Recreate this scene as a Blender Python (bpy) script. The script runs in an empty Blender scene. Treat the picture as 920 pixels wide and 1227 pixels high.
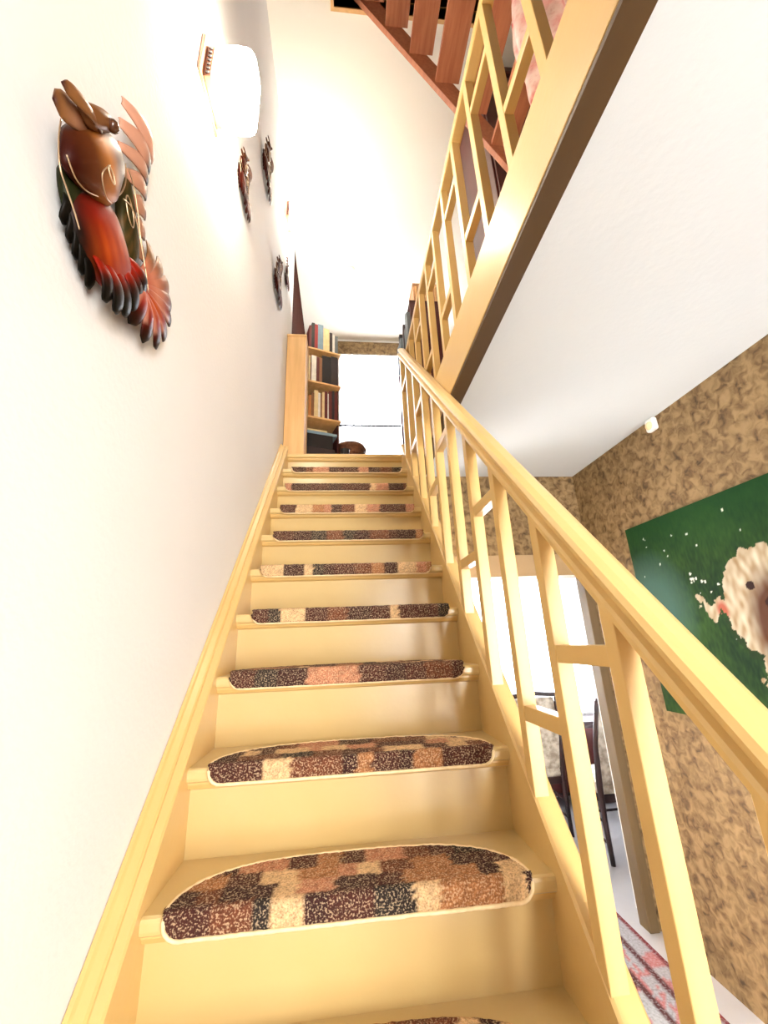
import bpy, math, random
from mathutils import Vector, Matrix
random.seed(7)
scene = bpy.context.scene
COL = scene.collection

# ---------------------------------------------------------------- camera, world, exposure
G, RISE = 0.18462, 0.2           # tread pitch and riser height
SL = RISE / G                    # stair slope
CAM = Vector((0.3883, -1.0081, 1.4828))
YAW, PIT, ROL, FPX = 0.10835, 0.31217, -0.04164, 482.25
cd = bpy.data.cameras.new('camera'); cam = bpy.data.objects.new('camera', cd); COL.objects.link(cam)
fwd = Vector((math.sin(YAW)*math.cos(PIT), math.cos(YAW)*math.cos(PIT), math.sin(PIT)))
rgt = Vector((math.cos(YAW), -math.sin(YAW), 0)); upv = rgt.cross(fwd)
r2 = rgt*math.cos(ROL) + upv*math.sin(ROL); u2 = -rgt*math.sin(ROL) + upv*math.cos(ROL)
M = Matrix(((r2.x, u2.x, -fwd.x, CAM.x), (r2.y, u2.y, -fwd.y, CAM.y), (r2.z, u2.z, -fwd.z, CAM.z), (0, 0, 0, 1)))
cam.matrix_world = M
cd.sensor_fit = 'VERTICAL'; cd.sensor_height = 36.0; cd.sensor_width = 27.0
cd.lens = FPX / 1227 * 36.0
cd.clip_start = 0.01
scene.camera = cam

world = bpy.data.worlds.new('world'); scene.world = world; world.use_nodes = True
bg = world.node_tree.nodes['Background']
bg.inputs[0].default_value = (1.0, 0.97, 0.93, 1); bg.inputs[1].default_value = 21.0
vs = scene.view_settings
vs.view_transform = 'Standard'; vs.look = 'None'; vs.gamma = 1.0; vs.use_curve_mapping = False
vs.exposure = 0.85
LAMP_E = 42.0            # radiance of the lit lamp shades
def portal(w, h, loc, rot):   # guides sky light through an opening, gives no light itself
    ld = bpy.data.lights.new('sky_portal', 'AREA'); ld.shape = 'RECTANGLE'; ld.size = w; ld.size_y = h; ld.cycles.is_portal = True
    o = bpy.data.objects.new('sky_portal', ld); COL.objects.link(o); o.location = loc; o.rotation_euler = rot
portal(.87, 2.1, (1.585, -2.96, 1.25), (math.pi/2, 0, 0))
portal(1.19, 1.63, (.955, 3.60, 4.265), (-math.pi/2, 0, 0)); portal(2.03, 1.44, (2.065, 3.56, 1.42), (-math.pi/2, 0, 0))

# ---------------------------------------------------------------- materials
MATS = {}
def new_mat(name):
    m = bpy.data.materials.new(name); m.use_nodes = True
    nt = m.node_tree; b = nt.nodes['Principled BSDF']
    MATS[name] = m
    return m, nt, b
def N(nt, t, **kw):
    n = nt.nodes.new(t)
    for k, v in kw.items(): setattr(n, k, v)
    return n
def mat(name, c1, c2=None, rough=0.5, metal=0.0, scale=8.0, bump=0.0, bscale=40.0, stretch=(1, 1, 1), detail=4.0, coat=0.0, spec=None):
    m, nt, b = new_mat(name)
    b.inputs['Roughness'].default_value = rough; b.inputs['Metallic'].default_value = metal
    if coat: b.inputs['Coat Weight'].default_value = coat; b.inputs['Coat Roughness'].default_value = .22
    if spec is not None: b.inputs['Specular IOR Level'].default_value = spec
    tc = N(nt, 'ShaderNodeTexCoord'); mp = N(nt, 'ShaderNodeMapping'); mp.inputs['Scale'].default_value = stretch
    nt.links.new(tc.outputs['Object'], mp.inputs[0])
    if c2 is None: c2 = tuple(x*0.93 for x in c1)
    nz = N(nt, 'ShaderNodeTexNoise'); nz.inputs['Scale'].default_value = scale; nz.inputs['Detail'].default_value = detail
    nt.links.new(mp.outputs[0], nz.inputs['Vector'])
    cr = N(nt, 'ShaderNodeValToRGB')
    cr.color_ramp.elements[0].position = 0.35; cr.color_ramp.elements[1].position = 0.65
    cr.color_ramp.elements[0].color = (*c1, 1); cr.color_ramp.elements[1].color = (*c2, 1)
    nt.links.new(nz.outputs[0], cr.inputs[0]); nt.links.new(cr.outputs[0], b.inputs['Base Color'])
    if bump:
        n2 = N(nt, 'ShaderNodeTexNoise'); n2.inputs['Scale'].default_value = bscale; n2.inputs['Detail'].default_value = 5
        nt.links.new(mp.outputs[0], n2.inputs['Vector'])
        bp = N(nt, 'ShaderNodeBump'); bp.inputs['Strength'].default_value = bump; bp.inputs['Distance'].default_value = 0.01
        nt.links.new(n2.outputs[0], bp.inputs['Height']); nt.links.new(bp.outputs[0], b.inputs['Normal'])
    return m
mat('cream', (.66, .45, .175), (.63, .41, .145), rough=.38, scale=3, bump=.05, bscale=60, coat=.25)
mat('cream_gloss', (.64, .475, .215), (.60, .43, .175), rough=.30, scale=2.5, bump=.06, bscale=30, coat=.5)
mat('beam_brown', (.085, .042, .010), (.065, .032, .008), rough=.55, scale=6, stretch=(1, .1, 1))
mat('wall_white', (.80, .795, .785), (.775, .77, .76), rough=.85, scale=2, bump=.16, bscale=70)
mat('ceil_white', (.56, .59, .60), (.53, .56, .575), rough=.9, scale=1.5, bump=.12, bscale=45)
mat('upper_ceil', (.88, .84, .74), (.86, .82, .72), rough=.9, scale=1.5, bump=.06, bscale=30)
mat('red_wood', (.52, .20, .10), (.42, .14, .07), rough=.5, scale=9, stretch=(6, .6, 6))
mat('maroon_wood', (.10, .018, .014), (.06, .01, .008), rough=.45, scale=6, stretch=(1, 1, .2))
mat('dark_wood', (.035, .012, .010), (.02, .008, .008), rough=.35, scale=8)
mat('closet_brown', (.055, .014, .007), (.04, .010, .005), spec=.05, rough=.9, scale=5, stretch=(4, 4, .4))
mat('pine', (.80, .50, .22), (.70, .42, .17), rough=.5, scale=5, stretch=(6, 6, .5))
mat('jamb_brown', (.13, .085, .035), (.11, .07, .028), rough=.6, scale=5, stretch=(4, 4, .4))
mat('trim_tan', (.36, .24, .12), (.33, .22, .105), rough=.6, scale=5)
mat('plastic_white', (.85, .84, .80), rough=.4)
mat('dark_bead', (.004, .003, .004), rough=1, spec=0)
mat('dark_gap', (.03, .012, .008), rough=.7)
mat('brass', (.50, .22, .13), (.40, .17, .10), rough=.4, metal=.4, scale=12)
mat('wire', (.62, .46, .30), (.5, .35, .22), rough=.3, metal=.9)
mat('black_gloss', (.012, .008, .008), rough=.15)
mat('eye_brown', (.07, .025, .012), rough=.12)
mat('binding', (.86, .68, .40), (.78, .58, .32), rough=.7, scale=60)
mat('tile_light', (.50, .49, .50), (.45, .44, .455), rough=.35, scale=3)
mat('fabric_mottled', (.55, .50, .42), (.26, .22, .17), rough=.9, scale=22, bump=.2, bscale=90)
mat('cloth_white', (.85, .85, .88), (.80, .80, .84), rough=.9, scale=5)
mat('curtain_grey', (.30, .27, .22), (.24, .21, .17), rough=.9, scale=6, stretch=(8, 8, .3))
mat('basket', (.22, .09, .04), (.13, .05, .025), rough=.8, scale=40, bump=.4, bscale=60)
mat('box_wood', (.55, .31, .15), (.40, .20, .09), rough=.6, scale=14, stretch=(8, 8, .5))
mat('pages', (.80, .70, .52), (.70, .60, .42), rough=.9, scale=30)
mat('pot_dark', (.03, .03, .03), rough=.4)
# cork
m, nt, b = new_mat('cork'); b.inputs['Roughness'].default_value = .85
tc = N(nt, 'ShaderNodeTexCoord')
n1 = N(nt, 'ShaderNodeTexNoise'); n1.inputs['Scale'].default_value = 26; n1.inputs['Detail'].default_value = 7; n1.inputs['Distortion'].default_value = .7
n3 = N(nt, 'ShaderNodeTexNoise'); n3.inputs['Scale'].default_value = 3.2; n3.inputs['Detail'].default_value = 3
for n in (n1, n3): nt.links.new(tc.outputs['Object'], n.inputs['Vector'])
cr = N(nt, 'ShaderNodeValToRGB'); e = cr.color_ramp.elements
e[0].position = .28; e[0].color = (.055, .030, .010, 1); e[1].position = .75; e[1].color = (.31, .205, .095, 1)
for pos, c in ((.40, (.15, .088, .034, 1)), (.50, (.21, .133, .056, 1)), (.60, (.28, .182, .08, 1))):
    q = e.new(pos); q.color = c
mx = N(nt, 'ShaderNodeMix', data_type='RGBA', blend_type='MULTIPLY'); mx.inputs[0].default_value = .5
c3 = N(nt, 'ShaderNodeValToRGB'); c3.color_ramp.elements[0].color = (.68, .66, .62, 1); c3.color_ramp.elements[1].color = (1, 1, 1, 1)
c3.color_ramp.elements[0].position = .35; c3.color_ramp.elements[1].position = .65
nt.links.new(n1.outputs[0], cr.inputs[0]); nt.links.new(n3.outputs[0], c3.inputs[0])
nt.links.new(cr.outputs[0], mx.inputs[6]); nt.links.new(c3.outputs[0], mx.inputs[7]); nt.links.new(mx.outputs[2], b.inputs['Base Color'])
bp = N(nt, 'ShaderNodeBump'); bp.inputs['Strength'].default_value = .35; bp.inputs['Distance'].default_value = .006
nt.links.new(n1.outputs[0], bp.inputs['Height']); nt.links.new(bp.outputs[0], b.inputs['Normal'])
# colour-attribute materials
def attr_mat(name, rough, metal=0.0, speck=0.0, sscale=160, bump=0.0, coat=0.0, dark=(.05, .015, .01), light=(.85, .62, .38)):
    m, nt, b = new_mat(name)
    b.inputs['Roughness'].default_value = rough; b.inputs['Metallic'].default_value = metal
    if coat: b.inputs['Coat Weight'].default_value = coat
    at = N(nt, 'ShaderNodeVertexColor'); at.layer_name = 'Col'
    out = at.outputs[0]
    tc = N(nt, 'ShaderNodeTexCoord')
    nz = N(nt, 'ShaderNodeTexNoise'); nz.inputs['Scale'].default_value = sscale; nz.inputs['Detail'].default_value = 3
    nt.links.new(tc.outputs['Object'], nz.inputs['Vector'])
    if speck:
        r1 = N(nt, 'ShaderNodeValToRGB'); r1.color_ramp.elements[0].position = .52; r1.color_ramp.elements[1].position = .62
        nt.links.new(nz.outputs[0], r1.inputs[0])
        mu = N(nt, 'ShaderNodeMath', operation='MULTIPLY'); mu.inputs[1].default_value = speck; nt.links.new(r1.outputs[0], mu.inputs[0])
        a = N(nt, 'ShaderNodeMix', data_type='RGBA'); nt.links.new(mu.outputs[0], a.inputs[0]); nt.links.new(out, a.inputs[6]); a.inputs[7].default_value = (*light, 1)
        r3 = N(nt, 'ShaderNodeValToRGB'); r3.color_ramp.elements[0].position = .36; r3.color_ramp.elements[1].position = .46
        r3.color_ramp.elements[0].color = (1, 1, 1, 1); r3.color_ramp.elements[1].color = (0, 0, 0, 1)
        nt.links.new(nz.outputs[0], r3.inputs[0])
        mu2 = N(nt, 'ShaderNodeMath', operation='MULTIPLY'); mu2.inputs[1].default_value = speck; nt.links.new(r3.outputs[0], mu2.inputs[0])
        a2 = N(nt, 'ShaderNodeMix', data_type='RGBA'); nt.links.new(mu2.outputs[0], a2.inputs[0]); nt.links.new(a.outputs[2], a2.inputs[6]); a2.inputs[7].default_value = (*dark, 1)
        out = a2.outputs[2]
    nt.links.new(out, b.inputs['Base Color'])
    if bump:
        bp = N(nt, 'ShaderNodeBump'); bp.inputs['Strength'].default_value = bump; bp.inputs['Distance'].default_value = .004
        nt.links.new(nz.outputs[0], bp.inputs['Height']); nt.links.new(bp.outputs[0], b.inputs['Normal'])
    return m
attr_mat('carpet', .95, speck=.42, sscale=260, bump=.8, dark=(.03, .008, .006))
attr_mat('rug', .95, speck=.25, sscale=90, bump=.4, light=(.45, .45, .47))
attr_mat('enamel', .40, metal=.12); MATS['enamel'].node_tree.nodes['Principled BSDF'].inputs['Specular IOR Level'].default_value = .12
attr_mat('print', .8); MATS['print'].node_tree.nodes['Principled BSDF'].inputs['Specular IOR Level'].default_value = .15
attr_mat('blanket', .95, speck=.2, sscale=60, bump=.3, dark=(.5, .12, .10), light=(.85, .75, .70))
def book_mat(i, c): return mat('book_%d' % i, c, tuple(x*.8 for x in c), rough=.55, scale=20)
BOOKC = dict(red=(.30, .02, .02), blue=(.22, .33, .42), cream=(.80, .62, .32), white=(.80, .76, .68), dark=(.03, .018, .02), maroon=(.13, .02, .018), brown=(.28, .12, .05), orange=(.62, .25, .07), grey=(.12, .14, .15), green=(.10, .16, .06), black=(.008, .007, .008))
for k, v in BOOKC.items(): mat('book_' + k, v, tuple(x*.8 for x in v), rough=.5, scale=20)
# emissive lamp glass, translucent sheer, pane
m, nt, b = new_mat('lamp_glass'); b.inputs['Base Color'].default_value = (1, .93, .82, 1); b.inputs['Roughness'].default_value = .25
b.inputs['Emission Color'].default_value = (1, .91, .74, 1); b.inputs['Emission Strength'].default_value = LAMP_E
nz = N(nt, 'ShaderNodeTexVoronoi'); nz.inputs['Scale'].default_value = 45
tc = N(nt, 'ShaderNodeTexCoord'); nt.links.new(tc.outputs['Object'], nz.inputs['Vector'])
bp = N(nt, 'ShaderNodeBump'); bp.inputs['Strength'].default_value = .6; bp.inputs['Distance'].default_value = .01
nt.links.new(nz.outputs[0], bp.inputs['Height']); nt.links.new(bp.outputs[0], b.inputs['Normal'])
m, nt, b = new_mat('sheer'); nt.nodes.remove(b)
o = nt.nodes['Material Output']; t = N(nt, 'ShaderNodeBsdfTranslucent'); t.inputs[0].default_value = (.50, .52, .56, 1)
tr = N(nt, 'ShaderNodeBsdfTransparent'); mxs = N(nt, 'ShaderNodeMixShader')
wv = N(nt, 'ShaderNodeTexNoise'); wv.inputs['Scale'].default_value = 30
rr = N(nt, 'ShaderNodeMapRange'); rr.inputs[3].default_value = .02; rr.inputs[4].default_value = .06
nt.links.new(wv.outputs[0], rr.inputs[0]); nt.links.new(rr.outputs[0], mxs.inputs[0])
nt.links.new(t.outputs[0], mxs.inputs[1]); nt.links.new(tr.outputs[0], mxs.inputs[2]); nt.links.new(mxs.outputs[0], o.inputs[0])
m, nt, b = new_mat('pane'); nt.nodes.remove(b)
o = nt.nodes['Material Output']; t = N(nt, 'ShaderNodeBsdfGlossy'); t.inputs['Roughness'].default_value = .02
tr = N(nt, 'ShaderNodeBsdfTransparent'); tr.inputs[0].default_value = (.97, .98, 1, 1); mxs = N(nt, 'ShaderNodeMixShader')
nzp = N(nt, 'ShaderNodeTexNoise'); nzp.inputs['Scale'].default_value = 3
rr = N(nt, 'ShaderNodeMapRange'); rr.inputs[3].default_value = .04; rr.inputs[4].default_value = .07
nt.links.new(nzp.outputs[0], rr.inputs[0]); nt.links.new(rr.outputs[0], mxs.inputs[0])
nt.links.new(tr.outputs[0], mxs.inputs[1]); nt.links.new(t.outputs[0], mxs.inputs[2]); nt.links.new(mxs.outputs[0], o.inputs[0])

# ---------------------------------------------------------------- mesh helpers
class MB:
    def __init__(s): s.v = []; s.f = []; s.c = []
    def add(s, vs, fs, col=None):
        o = len(s.v); s.v += [tuple(x) for x in vs]; s.f += [tuple(i+o for i in f) for f in fs]
        if col is not None: s.c += [col]*len(vs) if isinstance(col, tuple) else list(col)
        return s
    def box(s, x0, x1, y0, y1, z0, z1, col=None):
        return s.add([(x0,y0,z0),(x1,y0,z0),(x1,y1,z0),(x0,y1,z0),(x0,y0,z1),(x1,y0,z1),(x1,y1,z1),(x0,y1,z1)],
                     [(0,3,2,1),(4,5,6,7),(0,1,5,4),(1,2,6,5),(2,3,7,6),(3,0,4,7)], col)
    def loft(s, rings, closed=True, caps=True, col=None):
        n = len(rings[0]); vs = [p for r in rings for p in r]; fs = []
        for i in range(len(rings)-1):
            for j in range(n if closed else n-1):
                a = i*n+j; b = i*n+(j+1) % n; fs.append((a, b, b+n, a+n))
        if caps and closed:
            fs.append(tuple(range(n))[::-1]); fs.append(tuple((len(rings)-1)*n+j for j in range(n)))
        return s.add(vs, fs, col)
    def tube(s, pts, r, n=8, col=None, closed=False):
        pts = [Vector(p) for p in pts]; rings = []; L = len(pts)
        prev = None
        for i, p in enumerate(pts):
            d = (pts[(i+1) % L] - pts[i-1]) if closed else (pts[min(i+1, L-1)] - pts[max(i-1, 0)])
            if d.length < 1e-9: d = Vector((0, 0, 1))
            d.normalize()
            if prev is None:
                a = Vector((0, 0, 1)) if abs(d.z) < .9 else Vector((1, 0, 0))
                u = d.cross(a).normalized()
            else:
                u = (prev - d*prev.dot(d))
                u = u.normalized() if u.length > 1e-6 else d.orthogonal().normalized()
            prev = u; w = d.cross(u); rr = r[i] if isinstance(r, (list, tuple)) else r
            rings.append([p + (u*math.cos(k*2*math.pi/n) + w*math.sin(k*2*math.pi/n))*rr for k in range(n)])
        if closed: rings.append(rings[0])
        return s.loft(rings, True, not closed, col)
    def mesh(s, name, mats, smooth=False):
        me = bpy.data.meshes.new(name); me.from_pydata(s.v, [], s.f); me.validate(clean_customdata=False)
        for m in (mats if isinstance(mats, (list, tuple)) else [mats]): me.materials.append(MATS[m])
        if s.c:
            ca = me.color_attributes.new('Col', 'FLOAT_COLOR', 'POINT')
            for i, c in enumerate(s.c): ca.data[i].color = (c[0], c[1], c[2], 1)
        if smooth:
            for p in me.polygons: p.use_smooth = True
        me.update()
        return me
    def build(s, name, mats, parent=None, smooth=False, bevel=0.0, fix=True, loc=None):
        me = s.mesh(name, mats, smooth)
        if fix:
            import bmesh
            bm = bmesh.new(); bm.from_mesh(me); bmesh.ops.recalc_face_normals(bm, faces=bm.faces); bm.to_mesh(me); bm.free()
        return link(name, me, parent, bevel, loc)
def link(name, me, parent=None, bevel=0.0, loc=None):
    o = bpy.data.objects.new(name, me); COL.objects.link(o)
    if parent: o.parent = parent
    if loc: o.location = loc
    if bevel:
        bv = o.modifiers.new('bevel', 'BEVEL'); bv.width = bevel; bv.segments = 2; bv.limit_method = 'ANGLE'; bv.angle_limit = .6
    return o
def tag(o, label, cat, group=None, kind=None):
    o['label'] = label; o['category'] = cat
    if group: o['group'] = group
    if kind: o['kind'] = kind
    return o
def thing(name, label, cat, loc=(0, 0, 0), group=None, kind=None, rot=(0, 0, 0)):
    o = bpy.data.objects.new(name, None); COL.objects.link(o); o.location = loc; o.rotation_euler = rot
    o.empty_display_size = .05
    return tag(o, label, cat, group, kind)
def boxo(name, m, x0, x1, y0, y1, z0, z1, parent=None, bevel=0.0, origin=None):
    return MB().box(x0, x1, y0, y1, z0, z1).build(name, m, parent, bevel=bevel)
def struct(o, label, cat): return tag(o, label, cat, kind='structure')

# ---------------------------------------------------------------- the shell
ZU, ZL, ZC = 2.8, 2.55, 5.35           # upper floor, lower ceiling, upper ceiling
XW, XR, XF = -.06, 2.02, .885          # left wall, cork wall, stairwell edge
YE, YB = 3.42, 1.50                    # upper end wall, lower opening wall
struct(boxo('floor', 'tile_light', -.4, 4.0, -2.9, 3.6, -.1, 0), 'pale tiled floor of the lower hall and sunroom', 'floor')
struct(boxo('wall_hall_unseen', 'cork', XW-.15, XW, -2.9, -1.1, 0, ZL), 'unseen hall wall before the foot of the stairs, dark cork added to cut bounced light', 'wall')  # out of view; cork added here to dim the light bounced onto the stairs
struct(MB().box(XW-.15, XW, -1.1, 2.05, 0, ZC).box(XW-.15, XW, -2.9, -1.1, ZL, ZC).build('wall_left', 'wall_white'), 'tall white plastered wall along the stairs', 'wall')
wr = MB().box(XR, XR+.12, -2.9, YB+.12, 0, ZL)
struct(wr.build('wall_right', 'cork'), 'brown cork covered wall of the lower hall', 'wall')
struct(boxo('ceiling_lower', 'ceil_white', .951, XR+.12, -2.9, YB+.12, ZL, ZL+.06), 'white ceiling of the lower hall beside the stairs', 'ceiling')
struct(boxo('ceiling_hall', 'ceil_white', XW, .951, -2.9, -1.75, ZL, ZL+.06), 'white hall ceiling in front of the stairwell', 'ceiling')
fl = MB().box(XW, .951, -2.9, -1.75, ZL+.06, ZU).box(.951, 2.75, -2.9, YE, ZL+.06, ZU).box(XW, .951, 1.7146, YE, ZU-.2, ZU).build('floor_upper', 'pine')
struct(fl, 'wooden floor of the upper storey and landing', 'floor')
# cork wall above the opening
wb = MB().box(.95, XR, YB, YB+.12, 1.99, ZL).box(2.0, XR, YB, YB+.12, 0, 1.99).box(1.975, 2.0, YB, YB+.12, 1.85, 1.99).build('wall_back', 'cork')
struct(wb, 'cork covered wall above the opening to the sunroom', 'wall')
t = MB().box(.95, 1.975, YB-.012, YB+.13, 1.85, 1.99).build('trim_1', 'trim_tan', bevel=.004)
struct(t, 'tan wooden lintel board over the sunroom opening', 'trim')
t = MB().box(1.945, 2.0, YB-.012, YB+.07, 0, 1.85).build('trim_2', 'jamb_brown', bevel=.004)
struct(t, 'olive brown wooden jamb post of the sunroom opening', 'trim')
# beam at the stairwell edge
tb = thing('trim_3', 'cream fascia beam with brown underside carrying the landing balustrade', 'trim', kind='structure')
boxo('fascia', 'cream', XF, .951, -1.7, 1.70, ZL+.006, ZU, tb, bevel=.004)
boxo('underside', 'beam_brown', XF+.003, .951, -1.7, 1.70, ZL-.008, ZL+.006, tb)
# upper storey
hx0, hx1, hy0, hy1 = .36, 1.45, -.40, .45
c = MB().box(XW-.15, 2.75, hy1, YE+.1, ZC, ZC+.12).box(XW-.15, 2.75, -2.9, hy0, ZC, ZC+.12)
c.box(XW-.15, hx0, hy0, hy1, ZC, ZC+.12).box(hx1, 2.75, hy0, hy1, ZC, ZC+.12)
struct(c.build('ceiling', 'upper_ceil'), 'white ceiling over the stairwell and upper landing', 'ceiling')
t = thing('trim_4', 'pine boards lining the attic hatch in the ceiling', 'trim', kind='structure')
boxo('lining', 'pine', hx0, hx1, hy1, hy1+.02, ZC-.012, ZC+.14, t)
boxo('lining', 'pine', hx0, hx1, hy0-.02, hy0, ZC-.012, ZC+.14, t)
boxo('lining', 'pine', hx0-.02, hx0, hy0-.02, hy1+.02, ZC-.012, ZC+.14, t)
boxo('lining', 'pine', hx1, hx1+.02, hy0-.02, hy1+.02, ZC-.012, ZC+.14, t)
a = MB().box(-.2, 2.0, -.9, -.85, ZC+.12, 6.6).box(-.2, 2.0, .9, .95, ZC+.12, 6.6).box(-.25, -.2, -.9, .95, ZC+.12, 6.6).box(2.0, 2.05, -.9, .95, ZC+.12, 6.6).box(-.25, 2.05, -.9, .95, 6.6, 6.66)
struct(a.build('wall_attic', 'closet_brown'), 'dark brown boarded attic above the hatch', 'wall')
struct(boxo('wall_upper_right', 'wall_white', 2.6, 2.75, -2.9, YE, ZU, ZC), 'white wall of the upper storey behind the balustrade', 'wall')
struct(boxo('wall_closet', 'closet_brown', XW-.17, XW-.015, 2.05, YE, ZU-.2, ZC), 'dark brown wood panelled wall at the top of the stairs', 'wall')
# unseen front wall: opening shapes the key light, cork added to cut bounce
ds = MB().box(XW-.15, 1.15, -3.02, -2.9, 0, ZC).box(2.02, 2.75, -3.02, -2.9, 0, ZC).box(1.15, 2.02, -3.02, -2.9, 2.30, ZC).box(1.15, 2.02, -3.02, -2.9, 0, .20)
struct(ds.build('wall_front_unseen', 'cork'), 'unseen front wall behind the stair foot, its opening and cork shaped for the light', 'wall')
# end wall with window
wx0, wx1, wz0, wz1 = .36, 1.55, 3.45, 5.08
w = MB().box(XW-.15, wx0, YE, YE+.15, ZU, ZC).box(wx1, 2.75, YE, YE+.15, ZU, ZC).box(wx0, wx1, YE, YE+.15, ZU, wz0).box(wx0, wx1, YE, YE+.15, wz1, ZC)
struct(w.build('wall_upper_back', 'wall_white'), 'white end wall of the landing around the window', 'wall')
def window(name, label, x0, x1, z0, z1, y, npanes, m='plastic_white', fr=.05):
    t = thing(name, label, 'window', ((x0+x1)/2, y, z0), kind='structure')
    ox, oz = (x0+x1)/2, z0; hw = (x1-x0)/2; h = z1-z0
    f = MB().box(-hw, hw, -.03, .04, 0, fr).box(-hw, hw, -.03, .04, h-fr, h).box(-hw, -hw+fr, -.03, .04, fr, h-fr).box(hw-fr, hw, -.03, .04, fr, h-fr)
    f.build('window_frame', m, t)
    pw = (2*hw-2*fr)/npanes
    for i in range(npanes):
        a = -hw+fr+i*pw
        if i: MB().box(a-.02, a+.02, -.02, .03, fr, h-fr).build('mullion', m, t)
        MB().box(a+.02, a+pw-.02, 0, .006, fr, h-fr).build('pane', 'pane', t)
    return t
window('window_1', 'bright white landing window at the head of the stairs', wx0, wx1, wz0, wz1, YE+.06, 1)
t = boxo('trim_5', 'cork', .30, 1.62, YE-.05, YE, 5.09, 5.28, bevel=.004); struct(t, 'cork covered pelmet board above the landing window', 'trim')
# sunroom
SX0, SX1, SY = .95, 3.35, 3.40
s = MB().box(SX0-.1, SX1, SY, SY+.12, 0, .70).box(SX0-.1, SX1, SY, SY+.12, 2.14, 2.4).box(SX0-.1, 1.05, SY, SY+.12, .70, 2.14).box(3.08, SX1, SY, SY+.12, .70, 2.14)
struct(s.build('wall_sunroom', 'wall_white'), 'white sunroom wall around the wide window', 'wall')
s = MB().box(SX0-.1, SX0, YB+.12, SY, 0, 2.4).box(SX1, SX1+.1, YB+.12, SY+.12, 0, 2.4).box(XR, SX1, YB+.12, YB+.2, 0, 2.4)
struct(s.build('wall_sunroom_side', 'wall_white'), 'white side walls of the sunroom', 'wall')
struct(boxo('ceiling_sunroom', 'ceil_white', SX0-.1, SX1+.1, YB+.13, SY+.12, 2.4, 2.45), 'white sunroom ceiling', 'ceiling')
window('window_2', 'wide bright sunroom window seen between the stair balusters', 1.05, 3.08, .70, 2.14, SY+.05, 1)

# ---------------------------------------------------------------- staircase
st = thing('staircase', 'cream painted steep wooden staircase rising to the landing', 'staircase', (0, 0, 0))
W0, W1 = .0, .83
prof = [(.235, 0), (.235, -.032), (.006, -.032), (.0015, -.028), (0, -.022), (0, -.009), (.0025, -.003), (.008, 0)]
tread_me = MB().loft([[(x, y, z) for y, z in prof] for x in (W0-.012, W1+.012)]).mesh('tread', 'cream_gloss')
sc_prof = [(.036, -.032), (.012, -.032), (.012, -.038), (.018, -.048), (.028, -.052), (.036, -.053)]
scotia_me = MB().loft([[(x, y, z) for y, z in sc_prof] for x in (W0-.006, W1+.006)]).mesh('scotia', 'cream')
riser_me = MB().box(W0-.012, W1+.012, .035, .053, -RISE-.002, -.030).mesh('riser', 'cream_gloss')
def zt(i): return 1 + (i-1)*RISE
for i in range(-3, 11):
    if i < 10: link('tread', tread_me, st, .0, (0, (i-1)*G, zt(i)))
    link('riser', riser_me, st, .0, (0, (i-1)*G, zt(i)))
    link('nosing_moulding', scotia_me, st, .0, (0, (i-1)*G, zt(i)))
MB().loft([[(x, min(y, .0535)+9*G, z+ZU) for y, z in prof] for x in (W0-.055, W1+.05)]).build('landing_nosing', 'cream', st)
def shear(mb, sec, y0, y1, col=None):
    return mb.loft([[(x, y, 1+SL*y+c) for x, c in sec] for y in (y0, y1)])
secL = [(XW+.002, -.30), (0, -.30), (0, .026), (-.004, .032), (-.022, .033), (-.026, .029), (-.030, .036), (-.046, .042), (-.050, .050), (XW+.002, .052)]
shear(MB(), secL, -.95, 1.70).build('stringer', 'cream', st)
secR = [(.83, -.30), (.884, -.30), (.884, .052), (.879, .060), (.836, .060), (.83, .054)]
shear(MB(), secR, -.95, 1.70).build('stringer', 'cream', st)

# ---------------------------------------------------------------- balustrades
bl = thing('stair_balustrade', 'cream wooden stair railing with moulded handrail and staggered blocks', 'railing', (.89, 0, 1))
bl.location = (0, 0, 0)
secH = [(.866, .835), (.924, .835), (.931, .845), (.936, .872), (.936, .898), (.930, .914), (.912, .924), (.886, .926), (.868, .918), (.861, .905), (.863, .893), (.870, .888), (.870, .878), (.860, .872), (.856, .862), (.857, .846)]
RS = .92                                    # the railing stands this much nearer than the landing edge
secH = [(min(.883, CAM.x+RS*(x-CAM.x)), 1.5747+RS*(c-1.5747)) for x, c in secH]
hr = shear(MB(), secH, -.955, 1.54).build('handrail', 'cream', bl)
BY = [-.3567+.2072*k for k in range(-2, 10)]
BX0, BX1, BD = .832, .868, .033
def slat(y, c0, c1):
    ya, yb = y, y+BD
    mb = MB()
    v = [(x, yy, 1+SL*yy+c) for c in (c0, c1) for (x, yy) in ((BX0, ya), (BX1, ya), (BX1, yb), (BX0, yb))]
    return mb.add(v, [(0,3,2,1),(4,5,6,7),(0,1,5,4),(1,2,6,5),(2,3,7,6),(3,0,4,7)])
for k, y in enumerate(BY):
    slat(y, .04, .905).build('baluster', 'cream', bl, bevel=.002)
for k in range(len(BY)-1):
    ya, yb = BY[k]+BD-.004, BY[k+1]+.004; ym = (ya+yb)/2
    zc = 1+SL*ym+.894-(.193 if k % 2 == 0 else .561)
    boxo('spacer_block', 'cream', BX0+.002, BX1-.002, ya, yb, zc-.0175, zc+.0175, bl, bevel=.0015)
bu = thing('landing_balustrade', 'cream wooden balustrade along the upper edge of the stairwell', 'railing', (0, 0, 0))
RU = 3.597
boxo('handrail', 'cream', .886, .932, -1.7, 1.70, RU, RU+.045, bu, bevel=.005)
UY = [-.2583+.206*k for k in range(-6, 10)]
bal_me = MB().box(.888, .922, 0, .034, ZU-.002, RU+.004).mesh('baluster', 'cream')
for y in UY: link('baluster', bal_me, bu, .002, (0, y, 0))
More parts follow.
